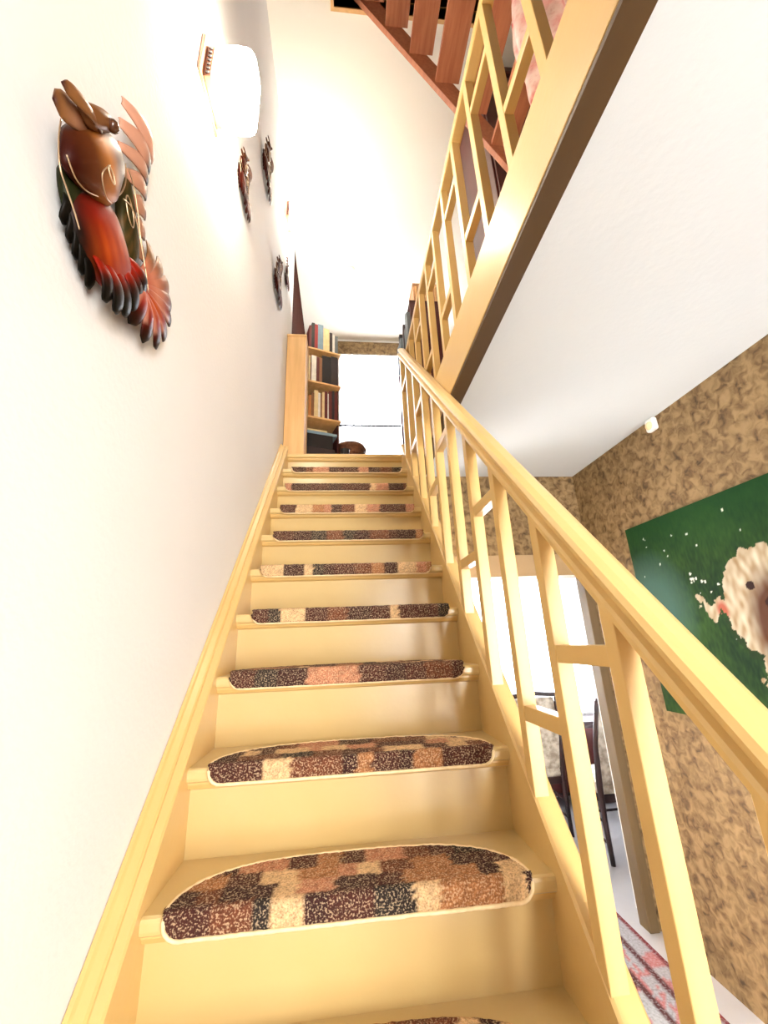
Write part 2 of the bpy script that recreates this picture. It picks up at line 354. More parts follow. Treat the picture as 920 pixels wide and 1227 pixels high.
for k in range(len(UY)-1):
    zc = RU-(.58 if k % 2 else .185)
    boxo('spacer_block', 'cream', .890, .920, UY[k]+.03, UY[k+1]+.004, zc-.017, zc+.017, bu, bevel=.0015)

# ---------------------------------------------------------------- attic stair
at = thing('attic_staircase', 'open red brown wooden attic stair rising into the ceiling hatch', 'staircase', (0, 0, 0))
ay0, ay1 = -.36, .41
AS = -1.86                                  # dz/dx
def az(x): return 4.43 + (x-1.03)*AS
for y0, y1 in ((ay0-.03, ay0), (ay1, ay1+.03)):
    xs = (.36, 1.905)
    mb = MB(); n = Vector((1.86, 0, 1)).normalized()
    sec = []
    for x in xs:
        z = az(x); sec.append([(x-.012*n.x, y0, z-.012*n.z), (x-.012*n.x, y1, z-.012*n.z), (x+.095*n.x, y1, z+.095*n.z), (x+.095*n.x, y0, z+.095*n.z)])
    for p in sec[1]: pass
    mb.loft(sec).build('stringer', 'red_wood', at, bevel=.002)
z = ZU + .25
while z < 5.75:
    x = 1.03 + (z-4.43)/AS
    boxo('tread', 'red_wood', x-.0, x+.14, ay0, ay1, z-.0, z+.03, at, bevel=.002)
    z += .255

# ---------------------------------------------------------------- carpet pads
PAL = [((.030, .004, .003), 4), ((.055, .010, .005), 3.5), ((.13, .035, .012), 2.5), ((.34, .14, .05), 1.5), ((.62, .40, .20), 2.8), ((.45, .19, .10), 1.5), ((.012, .008, .006), 1.6)]
def pick(rng):
    t = rng.random()*sum(w for _, w in PAL)
    for c, w in PAL:
        t -= w
        if t <= 0: return c
    return PAL[0][0]
ORD = ['first', 'second', 'third', 'fourth', 'fifth', 'sixth', 'seventh', 'eighth', 'ninth', 'tenth', 'eleventh']
def make_pad(i):
    rng = random.Random(100+i*13)
    j = (rng.random()-.5)*.016
    x0, x1 = .052+j, .782+j
    t = thing('carpet_pad', 'patchwork brown and cream carpet pad on the %s step below the landing' % ORD[9-i], 'stair carpet', ((x0+x1)/2, (i-1)*G, zt(i)), 'carpet pads on the stair treads')
    hw = (x1-x0)/2
    NX, NT = 96, 30
    # patch columns per row band
    rows = []
    for b in range(4):
        xs = [-hw]; 
        while xs[-1] < hw: xs.append(xs[-1]+rng.uniform(.032, .095))
        rows.append((xs, [pick(rng) for _ in xs]))
    def colour(x, s):
        b = 0 if s < .052 else (1 if s < .10 else (2 if s < .15 else 3))
        xs, cs = rows[b]
        for q in range(len(xs)-1):
            if x < xs[q+1]: c = cs[q]; break
        else: c = cs[-1]
        k = rng.uniform(.75, 1.25)
        return (c[0]*k, c[1]*k, c[2]*k)
    H = .009
    def pt(x, s):        # s = arclength from lip bottom level (-.034) upward, round the nose and back
        if s < .034: return (x, -.004-H*.5, -.034+s)
        if s < .048:
            a = (s-.034)/.014*math.pi/2
            return (x, .005-(.009+H*.5)*math.cos(a), -.0+(.001+H)*math.sin(a))
        return (x, .005+(s-.048), H)
    vs, cs, fs = [], [], []
    top, bot, left, right = [], [], [], []
    for a in range(NX+1):
        u = -1+2*a/NX; u = math.copysign(1-(1-abs(u))**1.35, u)
        x = u*hw
        d = hw-abs(x)
        s0 = 0 if d >= .03 else .03-math.sqrt(max(0, .03**2-(.03-d)**2))
        s1 = .052+.160*math.sqrt(max(0, 1-abs(u)**3.2))
        s0 = min(s0, s1-.004)
        for b in range(NT+1):
            s = s0+(s1-s0)*b/NT
            p = pt(x, s); nz = rng.uniform(-.0011, .0011)
            vs.append((p[0], p[1]+(nz if s < .04 else 0), p[2]+(nz if s > .04 else 0))); cs.append(colour(x+rng.uniform(-.003, .003), s+rng.uniform(-.003, .003)))
    for a in range(NX):
        for b in range(NT):
            q = a*(NT+1)+b; fs.append((q, q+NT+1, q+NT+2, q+1))
    mb = MB(); mb.add(vs, fs, cs)
    o = mb.build('pile', 'carpet', t, smooth=True)
    sd = o.modifiers.new('solid', 'SOLIDIFY'); sd.thickness = .007; sd.offset = -1
    # edge binding
    loop = [vs[a*(NT+1)] for a in range(NX+1)] + [vs[a*(NT+1)+NT] for a in range(NX, -1, -1)]
    pts = []
    for p in loop:
        if not pts or (Vector(p)-Vector(pts[-1])).length > .006: pts.append(p)
    MB().tube([(p[0], p[1], p[2]-.002) for p in pts], .0042, 6, closed=True).build('binding', 'binding', t, smooth=True)
for i in range(-1, 10): make_pad(i)

# ---------------------------------------------------------------- wall lamps
def wall_lamp(label, y0, y1, z0, z1):
    ym, zm = (y0+y1)/2, (z0+z1)/2; hy, hz = (y1-y0)/2, (z1-z0)/2
    t = thing('wall_lamp', label, 'lamp', (XW, ym, zm), 'lit glass lamps on the stair wall')
    MB().box(0, .010, -hy-.045, hy+.010, -hz+.02, hz-.075).build('backplate', 'brass', t, bevel=.003)
    MB().box(.010, .034, -hy-.020, hy-.01, -hz+.03, hz-.085).build('bracket', 'brass', t, bevel=.003)
    for k in range(7):
        zz = -hz+.04+k*(2*hz-.15)/6
        MB().tube([(.022, -hy-.018, zz+.006), (.022, -hy-.024, zz+.0061)], .0062, 8).build('rivet', 'dark_wood', t)
    # pressed glass shade: rounded block with scalloped edges
    rings = []
    NS = 40
    for zi in range(25):
        v = -1+2*zi/24
        z = hz*v
        pinch = (1-abs(v)**7)**.5 if abs(v) < 1 else 0
        pinch = .80+.20*pinch
        sc = 1+.018*math.cos(zi*math.pi)
        ring = []
        for k in range(NS):
            a = 2*math.pi*k/NS
            e = 4.0
            cx = math.copysign(abs(math.cos(a))**(2/e), math.cos(a)); cy = math.copysign(abs(math.sin(a))**(2/e), math.sin(a))
            rr = pinch*sc*(1+.010*math.cos(k*math.pi))
            ring.append((.095+.062*cx*rr, hy*cy*rr, z))
        rings.append(ring)
    MB().loft(rings).build('glass_shade', 'lamp_glass', t, smooth=True)
    return t
wall_lamp('large lit pressed glass wall lamp above the big metal bird', -.135, .0, 3.225, 3.505)
wall_lamp('small looking lit wall lamp near the ceiling at the stair head', 1.46, 1.60, 4.82, 5.10)

# ---------------------------------------------------------------- metal bird sculptures
def centroid(p): return (sum(q[0] for q in p)/len(p), sum(q[1] for q in p)/len(p))
def smooth_poly(p, it=2):
    for _ in range(it):
        q = []
        for i in range(len(p)):
            a, b = p[i], p[(i+1) % len(p)]
            q.append((.75*a[0]+.25*b[0], .75*a[1]+.25*b[1])); q.append((.25*a[0]+.75*b[0], .25*a[1]+.75*b[1]))
        p = q
    return p
def lerp3(a, b, t): return tuple(a[i]+(b[i]-a[i])*t for i in range(3))
def ramp(stops, t):
    t = max(0, min(1, t))
    for (p0, c0), (p1, c1) in zip(stops, stops[1:]):
        if t <= p1: return lerp3(c0, c1, (t-p0)/(p1-p0) if p1 > p0 else 0)
    return stops[-1][1]
def dome(outline, x, h, colf, it=2, nr=8, back=.006):
    p = smooth_poly(outline, it); c = centroid(p); rings = []; cols = []
    for k in range(nr+1):
        s = 1-k/nr if k < nr else .03
        rings.append([(x+h*math.sqrt(max(0, 1-s*s)), c[0]+(q[0]-c[0])*s, c[1]+(q[1]-c[1])*s) for q in p])
    rings = [[(x-back, q[1], q[2]) for q in rings[0]]] + rings
    cols = [colf(v[1], v[2]) for r in rings for v in r]
    return MB().loft(rings, True, True, cols)
def feather(y0, z0, y1, z1, wid, x, curve, colf, bow=0.0, n=12):
    # leaf blade from root to tip, slightly cupped, with rounded tip
    d = Vector((y1-y0, z1-z0)); L = d.length; d.normalize(); nrm = Vector((-d.y, d.x))
    vs, cs = [], []
    M_ = 6
    for i in range(n+1):
        t = i/n
        w = wid*(.28+.72*math.sin(min(1, t*1.25)*math.pi/2))*math.sqrt(max(0.0, 1-max(0, (t-.78)/.22)**2)) + .0006
        cx = x + curve*math.sin(t*math.pi) + .002
        off = bow*math.sin(t*math.pi)
        for j in range(M_+1):
            s = -1+2*j/M_
            q = Vector((y0, z0)) + d*(L*t) + nrm*(w*s+off)
            vs.append((cx+.22*w*(1-s*s), q.x, q.y)); cs.append(colf(t, s))
    fs = [(i*(M_+1)+j, (i+1)*(M_+1)+j, (i+1)*(M_+1)+j+1, i*(M_+1)+j+1) for i in range(n) for j in range(M_)]
    nv = len(vs); vs2 = [(v[0]-.003, v[1], v[2]) for v in vs]
    fs2 = [tuple(q+nv for q in f[::-1]) for f in fs]
    edge = [i*(M_+1) for i in range(n+1)] + [n*(M_+1)+j for j in range(1, M_+1)] + [i*(M_+1)+M_ for i in range(n-1, -1, -1)] + [j for j in range(M_-1, 0, -1)]
    fe = [(edge[k], edge[k-1], edge[k-1]+nv, edge[k]+nv) for k in range(len(edge))]
    return MB().add(vs+vs2, fs+fs2+fe, cs+cs)
BRONZE = (.10, .025, .006); BLK = (.004, .003, .002); RED = (.22, .008, .002); ORG = (.42, .062, .005); PNK = (.58, .30, .21); TAN = (.20, .085, .028); GRN = (.018, .022, .005); MAR = (.030, .004, .002); GOLD = (.42, .15, .025)
BO = (-.43, 1.27)   # local origin of the big bird in wall coordinates (y, z relative to first tread)
def L(pts): return [(a-BO[0], b-BO[1]) for a, b in pts]
def make_bird(t, dark=False):
    dx = -XW                                 # the outline was measured with world x
    tone = (lambda c: lerp3(c, MAR, .8)) if dark else (lambda c: c)
    def B(mb, name, m='enamel', sm=True):
        mb.c = [tone(c) for c in mb.c]
        return mb.build(name, m, t, smooth=sm)
    # far wing: stacked feathers, pink at the shoulder, black tips
    tips = L([(-.350, 1.530), (-.352, 1.500), (-.346, 1.470), (-.340, 1.438), (-.328, 1.400), (-.316, 1.358), (-.304, 1.312)])
    roots = L([(-.470, 1.50), (-.460, 1.455), (-.445, 1.415), (-.425, 1.375), (-.40, 1.335), (-.375, 1.30), (-.345, 1.27)])
    for k, (a, b) in enumerate(zip(roots, tips)):
        base = lerp3(PNK, TAN, k/9)
        B(feather(a[0], a[1], b[0], b[1], .026 if k < 2 else .020, dx-.030-.003*k, .016, lambda q, s, base=base, k=k: ramp([(0, base), (.55, base), (.74, BLK if k > 0 else base), (1, BLK if k > 0 else TAN)], q)), 'wing_feather')
    # near wing
    nr = L([(-.525, 1.185), (-.515, 1.175), (-.505, 1.165), (-.495, 1.155), (-.485, 1.145)])
    ntp = L([(-.500, 1.128), (-.480, 1.114), (-.460, 1.102), (-.440, 1.092), (-.418, 1.084)])
    for a, b in zip(nr, ntp):
        B(feather(a[0], a[1], b[0], b[1], .015, dx-.046, .012, lambda q, s: ramp([(0, GRN), (.5, BLK), (1, BLK)], q)), 'wing_feather')
    # green side panels
    B(dome(L([(-.545, 1.205), (-.505, 1.215), (-.485, 1.20), (-.475, 1.17), (-.485, 1.14), (-.515, 1.145), (-.535, 1.170)]), dx-.036, .012, lambda y, z: lerp3(GRN, BLK, .35)), 'side_panel')
    B(dome(L([(-.425, 1.42), (-.385, 1.385), (-.345, 1.32), (-.31, 1.26), (-.335, 1.24), (-.38, 1.26), (-.41, 1.32)]), dx-.040, .016, lambda y, z: lerp3(GRN, TAN, .35 if (y*55) % 1 < .3 else .08)), 'side_panel')
    # lower body with long covert feathers
    def lowc(y, z):
        yy, zz = y+BO[0]+.43, z+BO[1]-1.18
        al = (yy*.80-zz*.60)/.15+.45              # along the body
        ac = abs(yy*.60+zz*.80)/.075              # across it
        c = ramp([(0, MAR), (.18, RED), (.50, ORG), (.85, RED), (1, MAR)], al)
        c = lerp3(c, RED, .5*(.5+.5*math.cos((yy*.60+zz*.80)*260)))
        return lerp3(c, BLK, max(0, min(1, (ac-.45)*1.7)))
    B(dome(L([(-.525, 1.175), (-.495, 1.218), (-.462, 1.250), (-.432, 1.262), (-.40, 1.248), (-.365, 1.224), (-.335, 1.19), (-.345, 1.15), (-.38, 1.118), (-.425, 1.104), (-.482, 1.114), (-.512, 1.138)]), dx-.034, .026, lowc, nr=12), 'lower_body')
    cr = L([(-.455, 1.125), (-.435, 1.14), (-.415, 1.16), (-.395, 1.18), (-.38, 1.20), (-.37, 1.215)])
    ctp = L([(-.400, 1.074), (-.370, 1.078), (-.340, 1.098), (-.320, 1.130), (-.308, 1.162), (-.302, 1.195)])
    for k, (a, b) in enumerate(zip(cr, ctp)):
        B(feather(a[0], a[1], b[0], b[1], .019, dx-.026+.002*(k % 2), .012, lambda q, s: ramp([(0, RED), (.3, RED), (.5, MAR), (.7, BLK), (1, BLK)], q+.08*abs(s))), 'covert_feather')
    # breast shell
    def brc2(y, z):
        yy, zz = y+BO[0]+.50, z+BO[1]-1.28
        s = (yy*.70+zz*.70)/.10
        return ramp([(0, MAR), (.22, BRONZE), (.42, GOLD), (.58, BRONZE), (.76, MAR), (.88, TAN), (1, TAN)], .5+s*.5)
    B(dome(L([(-.574, 1.233), (-.557, 1.274), (-.535, 1.31), (-.505, 1.350), (-.475, 1.366), (-.455, 1.355), (-.443, 1.330), (-.446, 1.298), (-.448, 1.240), (-.482, 1.208), (-.52, 1.186), (-.545, 1.176), (-.563, 1.179), (-.571, 1.205)]), dx-.018, .026, brc2, nr=12), 'breast')
    # head, beak halves, eye
    B(dome(L([(-.588, 1.268), (-.562, 1.312), (-.538, 1.338), (-.518, 1.346), (-.512, 1.330), (-.535, 1.29), (-.56, 1.258)]), dx+.002, .014, lambda y, z: lerp3(TAN, BRONZE, .4)), 'head')
    a = L([(-.538, 1.288), (-.620, 1.243)]); B(feather(a[0][0], a[0][1], a[1][0], a[1][1], .0105, dx+.004, .006, lambda q, s: ramp([(0, BRONZE), (.5, TAN), (.9, TAN), (1, MAR)], q)), 'beak')
    a = L([(-.532, 1.288), (-.606, 1.232)]); B(feather(a[0][0], a[0][1], a[1][0], a[1][1], .019, dx-.014, .006, lambda q, s: ramp([(0, MAR), (.35, BRONZE), (.65, lerp3(TAN, PNK, .3)), (.9, TAN), (1, MAR)], q)), 'beak')
    e = L([(-.533, 1.312)])[0]
    rings = []
    for k in range(7):
        th = math.pi*k/6
        rings.append([(dx+.016-.010*math.cos(th), e[0]+.0105*math.sin(th)*math.cos(u*math.pi/6)+1e-5*math.cos(u), e[1]+.0105*math.sin(th)*math.sin(u*math.pi/6)) for u in range(12)])
    MB().loft(rings).build('eye', 'eye_brown', t, smooth=True)
    # tail fan
    c = L([(-.305, 1.225)])[0]
    for k, (py, pz) in enumerate(L([(-.274, 1.372), (-.222, 1.380), (-.178, 1.360), (-.152, 1.318), (-.144, 1.270), (-.160, 1.200), (-.195, 1.146), (-.255, 1.112), (-.318, 1.106)])):
        lite = lerp3(TAN, RED, min(1, k/5))
        B(feather(c[0], c[1], py, pz, .0205, dx-.050+.0022*k, .018, lambda q, s, lite=lite, k=k: lerp3(ramp([(0, RED), (.35, lerp3(ORG, PNK, .5 if k < 5 else .05)), (.58, lite), (.78, MAR if k > 2 else TAN), (1, BLK if k > 1 else BRONZE)], q), PNK, .5 if (s < -.6 and .15 < q < .75) else 0), bow=-.006), 'tail_feather')
    # wire outlines and scrolls
    def wire(pts, x, r=.0012):
        MB().tube([(x(i/(len(pts)-1)) if callable(x) else x, p[0], p[1]) for i, p in enumerate(pts)], r, 6).build('wire_scroll', 'wire', t, smooth=True)
    def spiral(cy, cz, r0, r1, a0, turns, n=28): return [(cy+(r0+(r1-r0)*i/n)*math.cos(a0+turns*2*math.pi*i/n), cz+(r0+(r1-r0)*i/n)*math.sin(a0+turns*2*math.pi*i/n)) for i in range(n+1)]
    def sp(p, n=6):       # Catmull-Rom
        p = [p[0]]+list(p)+[p[-1]]; o = []
        for i in range(1, len(p)-2):
            for k in range(n):
                q = k/n; o.append(tuple(.5*((2*p[i][d])+(-p[i-1][d]+p[i+1][d])*q+(2*p[i-1][d]-5*p[i][d]+4*p[i+1][d]-p[i+2][d])*q*q+(-p[i-1][d]+3*p[i][d]-3*p[i+1][d]+p[i+2][d])*q**3) for d in (0, 1)))
        o.append(p[-2]); return o
    wire(sp(L([(-.580, 1.236), (-.574, 1.20), (-.560, 1.165), (-.540, 1.15), (-.518, 1.135), (-.50, 1.12)])), dx-.020)
    wire(sp(L([(-.565, 1.185), (-.54, 1.174), (-.515, 1.184), (-.487, 1.213), (-.460, 1.25), (-.442, 1.29), (-.438, 1.33), (-.448, 1.358)])), dx-.012)
    wire(sp(L([(-.44, 1.36), (-.415, 1.35), (-.39, 1.32), (-.365, 1.28), (-.33, 1.235), (-.305, 1.20)])), dx-.012)
    wire(sp(L([(-.445, 1.27), (-.42, 1.285), (-.395, 1.275), (-.37, 1.25), (-.345, 1.22)])), dx-.004)
    def loop(cy, cz, ry, rz, ang, x):          # oval eyelet in the wire
        n = 20; ca, sa = math.cos(ang), math.sin(ang)
        wire([(cy+ry*math.cos(k*2*math.pi/n)*ca-rz*math.sin(k*2*math.pi/n)*sa, cz+ry*math.cos(k*2*math.pi/n)*sa+rz*math.sin(k*2*math.pi/n)*ca) for k in range(n+1)], x)
    s2 = L([(-.510, 1.232)])[0]; loop(s2[0], s2[1], .012, .006, -.55, dx+.015)
    wire(sp([(s2[0]-.006, s2[1]+.014), (s2[0]-.008, s2[1]-.012), (s2[0]+.02, s2[1]-.022), (s2[0]+.045, s2[1]-.002)]), lambda q: dx+.014-.022*q)
    s3 = L([(-.400, 1.30)])[0]; loop(s3[0], s3[1], .026, .012, -.9, dx-.018)
bird = thing('bird_sculpture', 'large copper and red metal bird sculpture with fanned tail on the white wall', 'wall sculpture', (XW, BO[0], BO[1]+1), 'metal birds on the stair wall')
make_bird(bird)
def copy_tree(o, parent=None):
    c = o.copy(); COL.objects.link(c); c.parent = parent
    for ch in list(o.children): copy_tree(ch, c)
    return c
src = None
for lab, y, z, sc, rx in (('small dark metal bird hanging right below the large lit lamp', .32, 3.52, .60, -.35),
                          ('small slender metal bird higher up beside the large lamp', .70, 4.235, .70, -.45),
                          ('small dark metal bird below the lamp at the stair head', 1.19, 3.91, .78, -.30),
                          ('pale winged small metal bird next to the dark panelled wall', 1.56, 4.36, .55, .2)):
    if src is None:
        c = src = thing('bird_sculpture', lab, 'wall sculpture', (XW, y, z), 'metal birds on the stair wall'); make_bird(src, True)
    else: c = copy_tree(src)
    c['label'] = lab; c.location = (XW, y, z); c.scale = (sc*.9, sc, sc); c.rotation_euler = (rx, 0, 0)

# ---------------------------------------------------------------- dog picture on the cork wall
def dog_print():
    y_l, y_r, z0, z1 = 1.07, -.20, 1.10, 2.035        # left edge (far) to right edge (near)
    NY, NZ = 300, 225
    rng = random.Random(5)
    def noise(a, b, s):
        import mathutils
        return mathutils.noise.noise((a*s, b*s, s*.37))
    dots = [(rng.uniform(.05, .98), rng.uniform(.25, .92), rng.uniform(.003, .0060)) for _ in range(46)]
    dots += [(.30+rng.uniform(-.05, .05), .60+rng.uniform(-.08, .08), rng.uniform(.003, .0075)) for _ in range(10)]
    def col(u, v):        # u 0..1 left to right, v 0..1 up;  picture about 1.36 wide to 1 high
        a, b = u*1.36, v
        n1, n2, n3 = noise(a, b, 4), noise(a+5, b, 13), noise(a*2.4+9, b*.8, 40)
        g = .5+.35*n1+.3*n2+.35*n3
        c = lerp3((.002, .014, .004), (.026, .070, .010), max(0, min(1, g)))
        c = lerp3(c, (.004, .036, .008), max(0, min(1, (b-.72)*3.0)))
        f = max(0, 1-math.hypot((a-.10)/.28, (b-.52)/.34)); c = lerp3(c, (.05, .11, .09), min(.85, f*1.5))
        for (p, q, r) in dots:
            if (a-p*1.36)**2+(b-q)**2 < r*r*(1+.6*n3): c = (.60, .62, .55)
        # dog: shaggy white head and body, brown muzzle shade
        wob = .020*noise(a, b, 22)+.014*noise(a, b, 55)
        cx, cy = .715, .50
        d = math.hypot((a-cx)/.20, (b-cy)/.235)+wob*4
        bd = math.hypot((a-.86)/.26, (b-.14)/.36)+wob*4
        ta = a-.45; tail = abs((b-.50)+.30*(ta)+.03*math.sin(a*60)) < .035+.02*noise(a, b, 60) and .40+.06*noise(a, b, 30) < a < .58
        if d < 1 or bd < 1 or tail:
            h = .5+.5*noise(a*1.5, b*.7, 30)
            c = lerp3((.20, .12, .05), (.46, .41, .31), max(0, min(1, h*1.3-.1)))
            sh = max(0, 1-math.hypot((a-.745)/.15, (b-.40)/.27)); c = lerp3(c, (.055, .014, .005), min(.95, sh*2.2))
            sh = max(0, 1-math.hypot((a-.50)/.035, (b-.48)/.06)); c = lerp3(c, (.30, .05, .025), min(.85, sh*1.8))
            for ex, ey, er in ((.66, .575, .020), (.79, .58, .020), (.74, .50, .036), (.745, .39, .055)):
                if math.hypot(a-ex, (b-ey)*1.1) < er+.006*n3: c = (.02, .008, .006)
        elif d < 1.12 and b < .45: c = lerp3(c, (.01, .02, .006), .6)
        return c
    mb = MB(); vs = []; cs = []; fs = []
    for i in range(NY+1):
        for j in range(NZ+1):
            u, v = i/NY, j/NZ
            vs.append((XR-.0262, y_l+(y_r-y_l)*u, z0+(z1-z0)*v)); cs.append(col(u, v))
    for i in range(NY):
        for j in range(NZ):
            q = i*(NZ+1)+j; fs.append((q, q+1, q+NZ+2, q+NZ+1))
    mb.add(vs, fs, cs)
    t = thing('canvas_picture', 'canvas picture of a shaggy white dog on green grass', 'picture', (0, 0, 0))
    mb.build('print', 'print', t)
    boxo('canvas', 'dark_gap', XR-.026, XR, y_r, y_l, z0, z1, t)
dog_print()
# sensor under the ceiling
t = thing('motion_sensor', 'small white sensor on the cork wall under the ceiling', 'sensor', (XR, .715, 2.51))
MB().box(-.03, 0, -.03, .03, -.035, .035).build('housing', 'plastic_white', t, bevel=.010)
rings = [[(-.03-.016*math.sin(q*math.pi/10), .022*math.cos(q*math.pi/10)*math.cos(k*math.pi/8)+1e-5*math.cos(k), -.006+.022*math.cos(q*math.pi/10)*math.sin(k*math.pi/8)) for k in range(16)] for q in range(6)]
MB().loft(rings).build('lens', 'binding', t, smooth=True)
# smoke detector on the upper ceiling
t = thing('smoke_detector', 'round white smoke detector on the upper ceiling', 'smoke detector', (.50, 2.37, ZC))
def disc(r, h0, h1, n=24): return [[(rr*math.cos(k*2*math.pi/n), rr*math.sin(k*2*math.pi/n), h) for k in range(n)] for rr, h in ((r, h0), (r, (h0+h1)*.5), (r*.8, h1))]
MB().loft(disc(.055, 0, -.03)).build('base', 'plastic_white', t, smooth=False)
MB().loft(disc(.03, -.03, -.042)).build('cap', 'plastic_white', t)

# ---------------------------------------------------------------- landing: cabinet, bookcase, books
def book(label, m, w, h, d, loc, rotz=0.0, lying=False, group=None, tilt=0.0):
    mb = MB(); c = .0025
    mb.box(0, c, 0, d, 0, h).box(w-c, w, 0, d, 0, h).box(c, w-c, 0, c*1.6, 0, h)
    nb = len(mb.f)
    mb.box(c, w-c, c*1.6, d-.005, .003, h-.003)
    me = mb.mesh('book', [m, 'pages'])
    for p in me.polygons[nb:]: p.material_index = 1
    o = link('book', me); o.location = loc; o.rotation_euler = (0, math.pi/2 if lying else tilt, rotz)
    if lying: o.rotation_euler = (0, math.pi/2, rotz)
    return tag(o, label, 'book', group)
t = thing('side_cabinet', 'narrow pale pine cabinet at the top of the stairs', 'cabinet', (0, 0, ZU))
boxo('body', 'pine', -.056, .098, 1.80, 2.06, 0, 1.15, t, bevel=.003)
boxo('top', 'pine', -.059, .103, 1.795, 2.065, 1.15, 1.17, t, bevel=.003)
boxo('plinth', 'pine', -.055, .095, 1.79, 1.80, 0, .05, t)
RB = math.atan2(.31, .95)
bk = thing('landing_bookcase', 'dark wooden bookcase crammed with books beside the landing window', 'bookcase', (.05, 2.145, ZU), rot=(0, 0, RB))
BWd, BDp = .345, .22
SH = [.02, .62, .99, 1.355]
boxo('side_panel', 'maroon_wood', 0, .014, .03, BDp, 0, 1.36, bk)
boxo('side_panel', 'maroon_wood', BWd-.014, BWd, .06, BDp, 0, 1.36, bk)
boxo('back_panel', 'maroon_wood', 0, BWd, BDp, BDp+.01, 0, 1.36, bk)
for zz in SH: boxo('shelf', 'pine' if zz > .5 else 'maroon_wood', 0, BWd+.005, 0, BDp, zz-.016, zz, bk)
def onb(x, y, z): 
    c, s = math.cos(RB), math.sin(RB); return (.05+x*c-y*s, 2.145+x*s+y*c, ZU+z)
rows = [(SH[3], [('maroon', .022, .26), ('black', .028, .30), ('red', .030, .29), ('blue', .052, .30), ('cream', .060, .27), ('dark', .028, .235), ('white', .022, .225), ('grey', .03, .21)], 'on top of the landing bookcase', .045),
        (SH[2], [('brown', .020, .27), ('cream', .022, .275), ('maroon', .008, .2), ('white', .045, .285), ('maroon', .026, .28), ('brown', .026, .28), ('black', .085, .31), ('dark', .065, .325)], 'on the upper shelf of the landing bookcase', .018),
        (SH[1], [('white', .014, .20), ('cream', .016, .205), ('orange', .026, .22), ('brown', .024, .25), ('cream', .036, .28), ('white', .020, .26), ('brown', .014, .25), ('cream', .022, .275), ('maroon', .026, .29), ('white', .010, .27), ('maroon', .028, .30), ('dark', .024, .31), ('maroon', .026, .30)], 'on the middle shelf of the landing bookcase', .016)]
for z0, bks, where, xs in rows:
    x = xs; seen = {}
    for k, (cn, w, h) in enumerate(bks):
        seen[cn] = seen.get(cn, 0)+1
        look = {'black': 'thick black binder', 'dark': 'dark bound book'}.get(cn, cn+' book')
        look = {2: 'another %s' % look, 3: 'one more %s' % look}.get(seen[cn], look)
        dpt = .15 if cn != 'black' else .19
        book('%s standing upright %s' % (look, where), 'book_'+cn, w, h, dpt, onb(x, .012, z0), RB, group='books in the landing bookcase'); x += w+.0015
# pile in the bottom compartment
z = SH[0]
for cn, wd, th, dp, lab in (('maroon', .30, .17, .2, 'thick maroon album at the bottom of the book pile'), ('dark', .27, .12, .2, 'dark album in the middle of the book pile'), ('black', .25, .13, .2, 'black box file near the top of the book pile'), ('blue', .29, .028, .21, 'pale blue book lying on top of the book pile'), ('cream', .20, .016, .18, 'cream paper pad lying on the blue book')):
    o = boxo('book', 'book_'+cn, 0, wd, 0, dp, 0, th, bevel=.003); o.location = onb(.0165+.004*len(lab)/60, -.012, z); o.rotation_euler = (0, 0, RB-random.uniform(.0, .012))
    tag(o, lab, 'book', 'lying books in the landing bookcase'); z += th
# basket and pot on the landing
ring = lambda r, z, n=28: [(r*math.cos(k*2*math.pi/n), r*math.sin(k*2*math.pi/n), z) for k in range(n)]
t = thing('wicker_basket', 'round brown wicker basket with domed lid on the landing floor', 'basket', (.475, 2.61, ZU))
MB().loft([ring(.11, 0), ring(.135, .2), ring(.15, .42), ring(.15, .48)]).build('body', 'basket', t, smooth=False)
MB().loft([ring(.155, .48), ring(.158, .50), ring(.14, .535), ring(.09, .56), ring(.02, .57)]).build('lid', 'basket', t, smooth=True)
for k in range(5): MB().tube([((.125+.006*k)*math.cos(a*math.pi/12), (.125+.006*k)*math.sin(a*math.pi/12), .06+.09*k) for a in range(24)], .007, 6, closed=True).build('band', 'basket', t, smooth=True)
MB().tube([(-.03, 0, .565), (-.02, 0, .59), (.02, 0, .59), (.03, 0, .565)], .006, 6).build('lid_handle', 'basket', t, smooth=True)
t = thing('flower_pot', 'small dark pot beside the bookcase on the landing', 'pot', (.415, 2.20, ZU))
MB().loft([ring(.028, 0, 16), ring(.038, .27, 16), ring(.042, .27, 16), ring(.042, .30, 16), ring(.03, .30, 16), ring(.028, .25, 16)]).build('pot_body', 'pot_dark', t, smooth=False)
# lace curtain with dotted hem at the landing window
def cloth(x0, x1, z0, z1, y, amp, waves, nx=60, nz=10):
    vs = [(x0+(x1-x0)*i/nx, y+amp*math.sin(i/nx*waves*2*math.pi)*(1.0-.3*j/nz), z0+(z1-z0)*j/nz) for i in range(nx+1) for j in range(nz+1)]
    fs = [(i*(nz+1)+j, (i+1)*(nz+1)+j, (i+1)*(nz+1)+j+1, i*(nz+1)+j+1) for i in range(nx) for j in range(nz)]
    return MB().add(vs, fs)
t = thing('lace_curtain', 'white sheer curtain with dark beaded hem at the landing window', 'curtain', (0, 0, 0))
cloth(.36, 1.56, 4.03, 5.09, YE-.03, .010, 12).build('sheer_cloth', 'sheer', t, smooth=True, fix=False)
cloth(.36, 1.56, 3.42, 4.04, YE-.022, .006, 14).build('lower_cloth', 'sheer', t, smooth=True, fix=False)
MB().tube([(.33, YE-.03, 5.085), (1.58, YE-.03, 5.085)], .006, 8).build('rod', 'plastic_white', t)
hm = MB()
